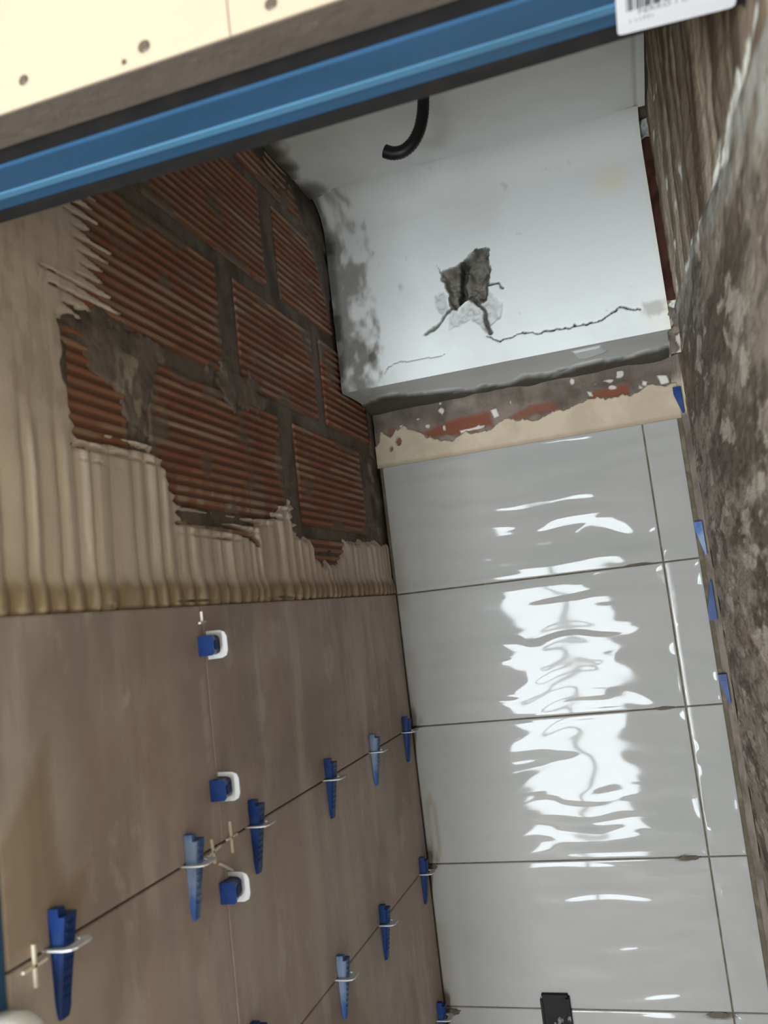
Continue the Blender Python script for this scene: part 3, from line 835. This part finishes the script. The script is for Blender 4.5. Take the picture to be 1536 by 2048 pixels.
# shims between the tile edge and the right wall
def shim(y, z0, z1, thick_top, label, m):
    r = empty('shim_wedge', (.671, y, (z0 + z1) / 2))
    tag(r, label, 'tile wedge', 'blue wedges pushed between the white tiles and the right wall')
    bm = bmesh.new()
    h = (z1 - z0) / 2
    sg = 1 if thick_top else -1
    prism(bm, [(-.0085, -.004), (.007, -.004), (.007, .006), (-.0085, .006)], 2, sg * h * .45, sg * h)
    bm2 = [bm.verts.new(p) for p in [(-.0085, -.004, sg * h * .45), (.007, -.004, sg * h * .45), (.007, .006, sg * h * .45), (-.0085, .006, sg * h * .45),
                                     (.0035, -.003, -sg * h), (.007, -.003, -sg * h), (.007, .006, -sg * h), (.0035, .006, -sg * h)]]
    for f in [(0, 1, 2, 3), (4, 7, 6, 5), (0, 4, 5, 1), (1, 5, 6, 2), (2, 6, 7, 3), (3, 7, 4, 0)]:
        bm.faces.new([bm2[i] for i in f])
    bm_obj('wedge', bm, m, r)
    bm = bmesh.new()
    for k in range(4):
        zz = sg * (h * .9 - k * h * .11)
        box(bm, (-.006, -.0052, zz - .0008), (.005, -.0038, zz + .0008))
    bm_obj('teeth', bm, m, r)
    return r


shim(-.012, .606, .662, True, 'blue wedge stuck beside the beige adhesive band, topmost on the right wall', M['wedge_blue'])
shim(-.010, .304, .374, True, 'dusty blue wedge between tile edge and right wall, just above the first tile joint', M['wedge_dusty'])
shim(-.010, .170, .250, False, 'blue wedge between tile edge and right wall, thick end down', M['wedge_blue'])
shim(-.010, .000, .060, True, 'lowest blue wedge between tile edge and right wall, at the second tile joint', M['wedge_blue'])


# ================================================================== SPACERS
def spacer(loc, rot, arms, label, sz=.011):
    bm = bmesh.new()
    for ang, L in arms:
        R = Matrix.Rotation(ang, 4, 'X')
        n0 = len(bm.verts)
        box(bm, (-.001, -.0013, 0), (.0022, .0013, L))
        bm.verts.ensure_lookup_table()
        for v_ in bm.verts[n0:]: v_.co = R @ v_.co
    o = bm_obj('tile_spacer', bm, M['spacer'])
    o.location = loc; o.rotation_euler = rot
    tag(o, label, 'tile spacer', 'small ivory cross spacers on the left wall')
    return o


H = PI / 2
spacer((.0015, -.897, .2785), (.06, 0, .25), [(0, .014), (H, .014), (-H, .016)], 'small ivory spacer lying above the top clip, below the adhesive')
spacer((.0015, -1.240, -.006), (.0, 0, 0), [(0, .018), (H, .015), (-H, .015), (PI, .018)], 'ivory cross spacer at far left, beside the largest blue wedge')
spacer((.0015, -.873, .001), (.0, 0, 0), [(0, .020), (-H, .016), (PI, .019), (H, .012)], 'ivory cross spacer beside the clean blue wedge, upper right of its group')
spacer((.0015, -.921, -.003), (.12, 0, 0), [(0, .016), (-H, .018), (PI, .014), (H, .014)], 'ivory cross spacer touching the dusty blue wedge')
spacer((.0015, -.903, -.024), (.0, .0, 0), [(-2.1, .030), (1.1, .006)], 'single slanted ivory spacer arm above the lowest white clip')

# ================================================================== OTHER THINGS
# black conduit hanging from the ceiling
cpts = [(.320, -.560, 1.160), (.317, -.555, 1.135), (.314, -.553, 1.110), (.309, -.552, 1.085), (.300, -.550, 1.062), (.286, -.550, 1.043), (.268, -.550, 1.033), (.250, -.550, 1.034), (.236, -.552, 1.041)]
fine = []
for i in range(len(cpts) - 1):
    p0 = Vector(cpts[max(i - 1, 0)]); p1 = Vector(cpts[i]); p2 = Vector(cpts[i + 1]); p3 = Vector(cpts[min(i + 2, len(cpts) - 1)])
    for k in range(8):
        t = k / 8
        fine.append(.5 * ((2 * p1) + (-p0 + p2) * t + (2 * p0 - 5 * p1 + 4 * p2 - p3) * t * t + (-p0 + 3 * p1 - 3 * p2 + p3) * t ** 3))
fine.append(Vector(cpts[-1]))
bm = bmesh.new()
tube(bm, fine, [.0092 + (.0009 if i % 2 else 0) + .0018 * i / len(fine) for i in range(len(fine))], 18)
hz = bm_obj('conduit_hose', bm, M['hose'], smooth=True)
tag(hz, 'black flexible conduit hanging from the white ceiling and curling to the left', 'hose')
# black plastic piece on the lowest joint of the back wall
bk = empty('tile_clamp', (.244, 0, -.62))
tag(bk, 'black plastic clamp smeared with white, on the lowest joint of the white tiles', 'clamp')
boxobj('body', (-.028, -.012, -.055), (.026, -.0008, .053), M['black_plastic'], bk, bevel=.002)
boxobj('rim', (-.031, -.016, -.055), (-.026, -.0005, .045), M['black_plastic'], bk, bevel=.001)
boxobj('rim', (.022, -.018, -.055), (.029, -.0005, .048), M['black_plastic'], bk, bevel=.001)
# white cap on the left jamb
bm = bmesh.new()
pr = [(.0, .034), (.018, .034), (.026, .031), (.031, .025), (.034, .015), (.035, 0)]
rings = []
for xx, rr in pr[:-1]:
    rings.append([bm.verts.new((xx, rr * math.cos(2 * PI * k / 32), rr * math.sin(2 * PI * k / 32))) for k in range(32)])
for A, B in zip(rings[:-1], rings[1:]):
    for k in range(32): bm.faces.new([A[k], A[(k + 1) % 32], B[(k + 1) % 32], B[k]])
cv = bm.verts.new((.035, 0, 0))
for k in range(32): bm.faces.new([rings[-1][k], rings[-1][(k + 1) % 32], cv])
bm.faces.new(rings[0][::-1])
cap = bm_obj('white_cap', bm, M['white_plastic'], smooth=True)
cap.location = (.0016, -1.288, -.058)
tag(cap, 'rounded white plastic cap at the bottom left, fixed to the blue jamb', 'cap')
# bulb glass
bm = bmesh.new()
bmesh.ops.create_uvsphere(bm, u_segments=24, v_segments=14, radius=.030)
for v_ in bm.verts:
    if v_.co.z > .012: v_.co.x *= .75; v_.co.y *= .75; v_.co.z *= 1.15
bg = bm_obj('bulb', bm, M['bulb'], lamp, smooth=True); bg.location = (0, 0, -.245)
blo.location = (BULB[0], BULB[1], .955)
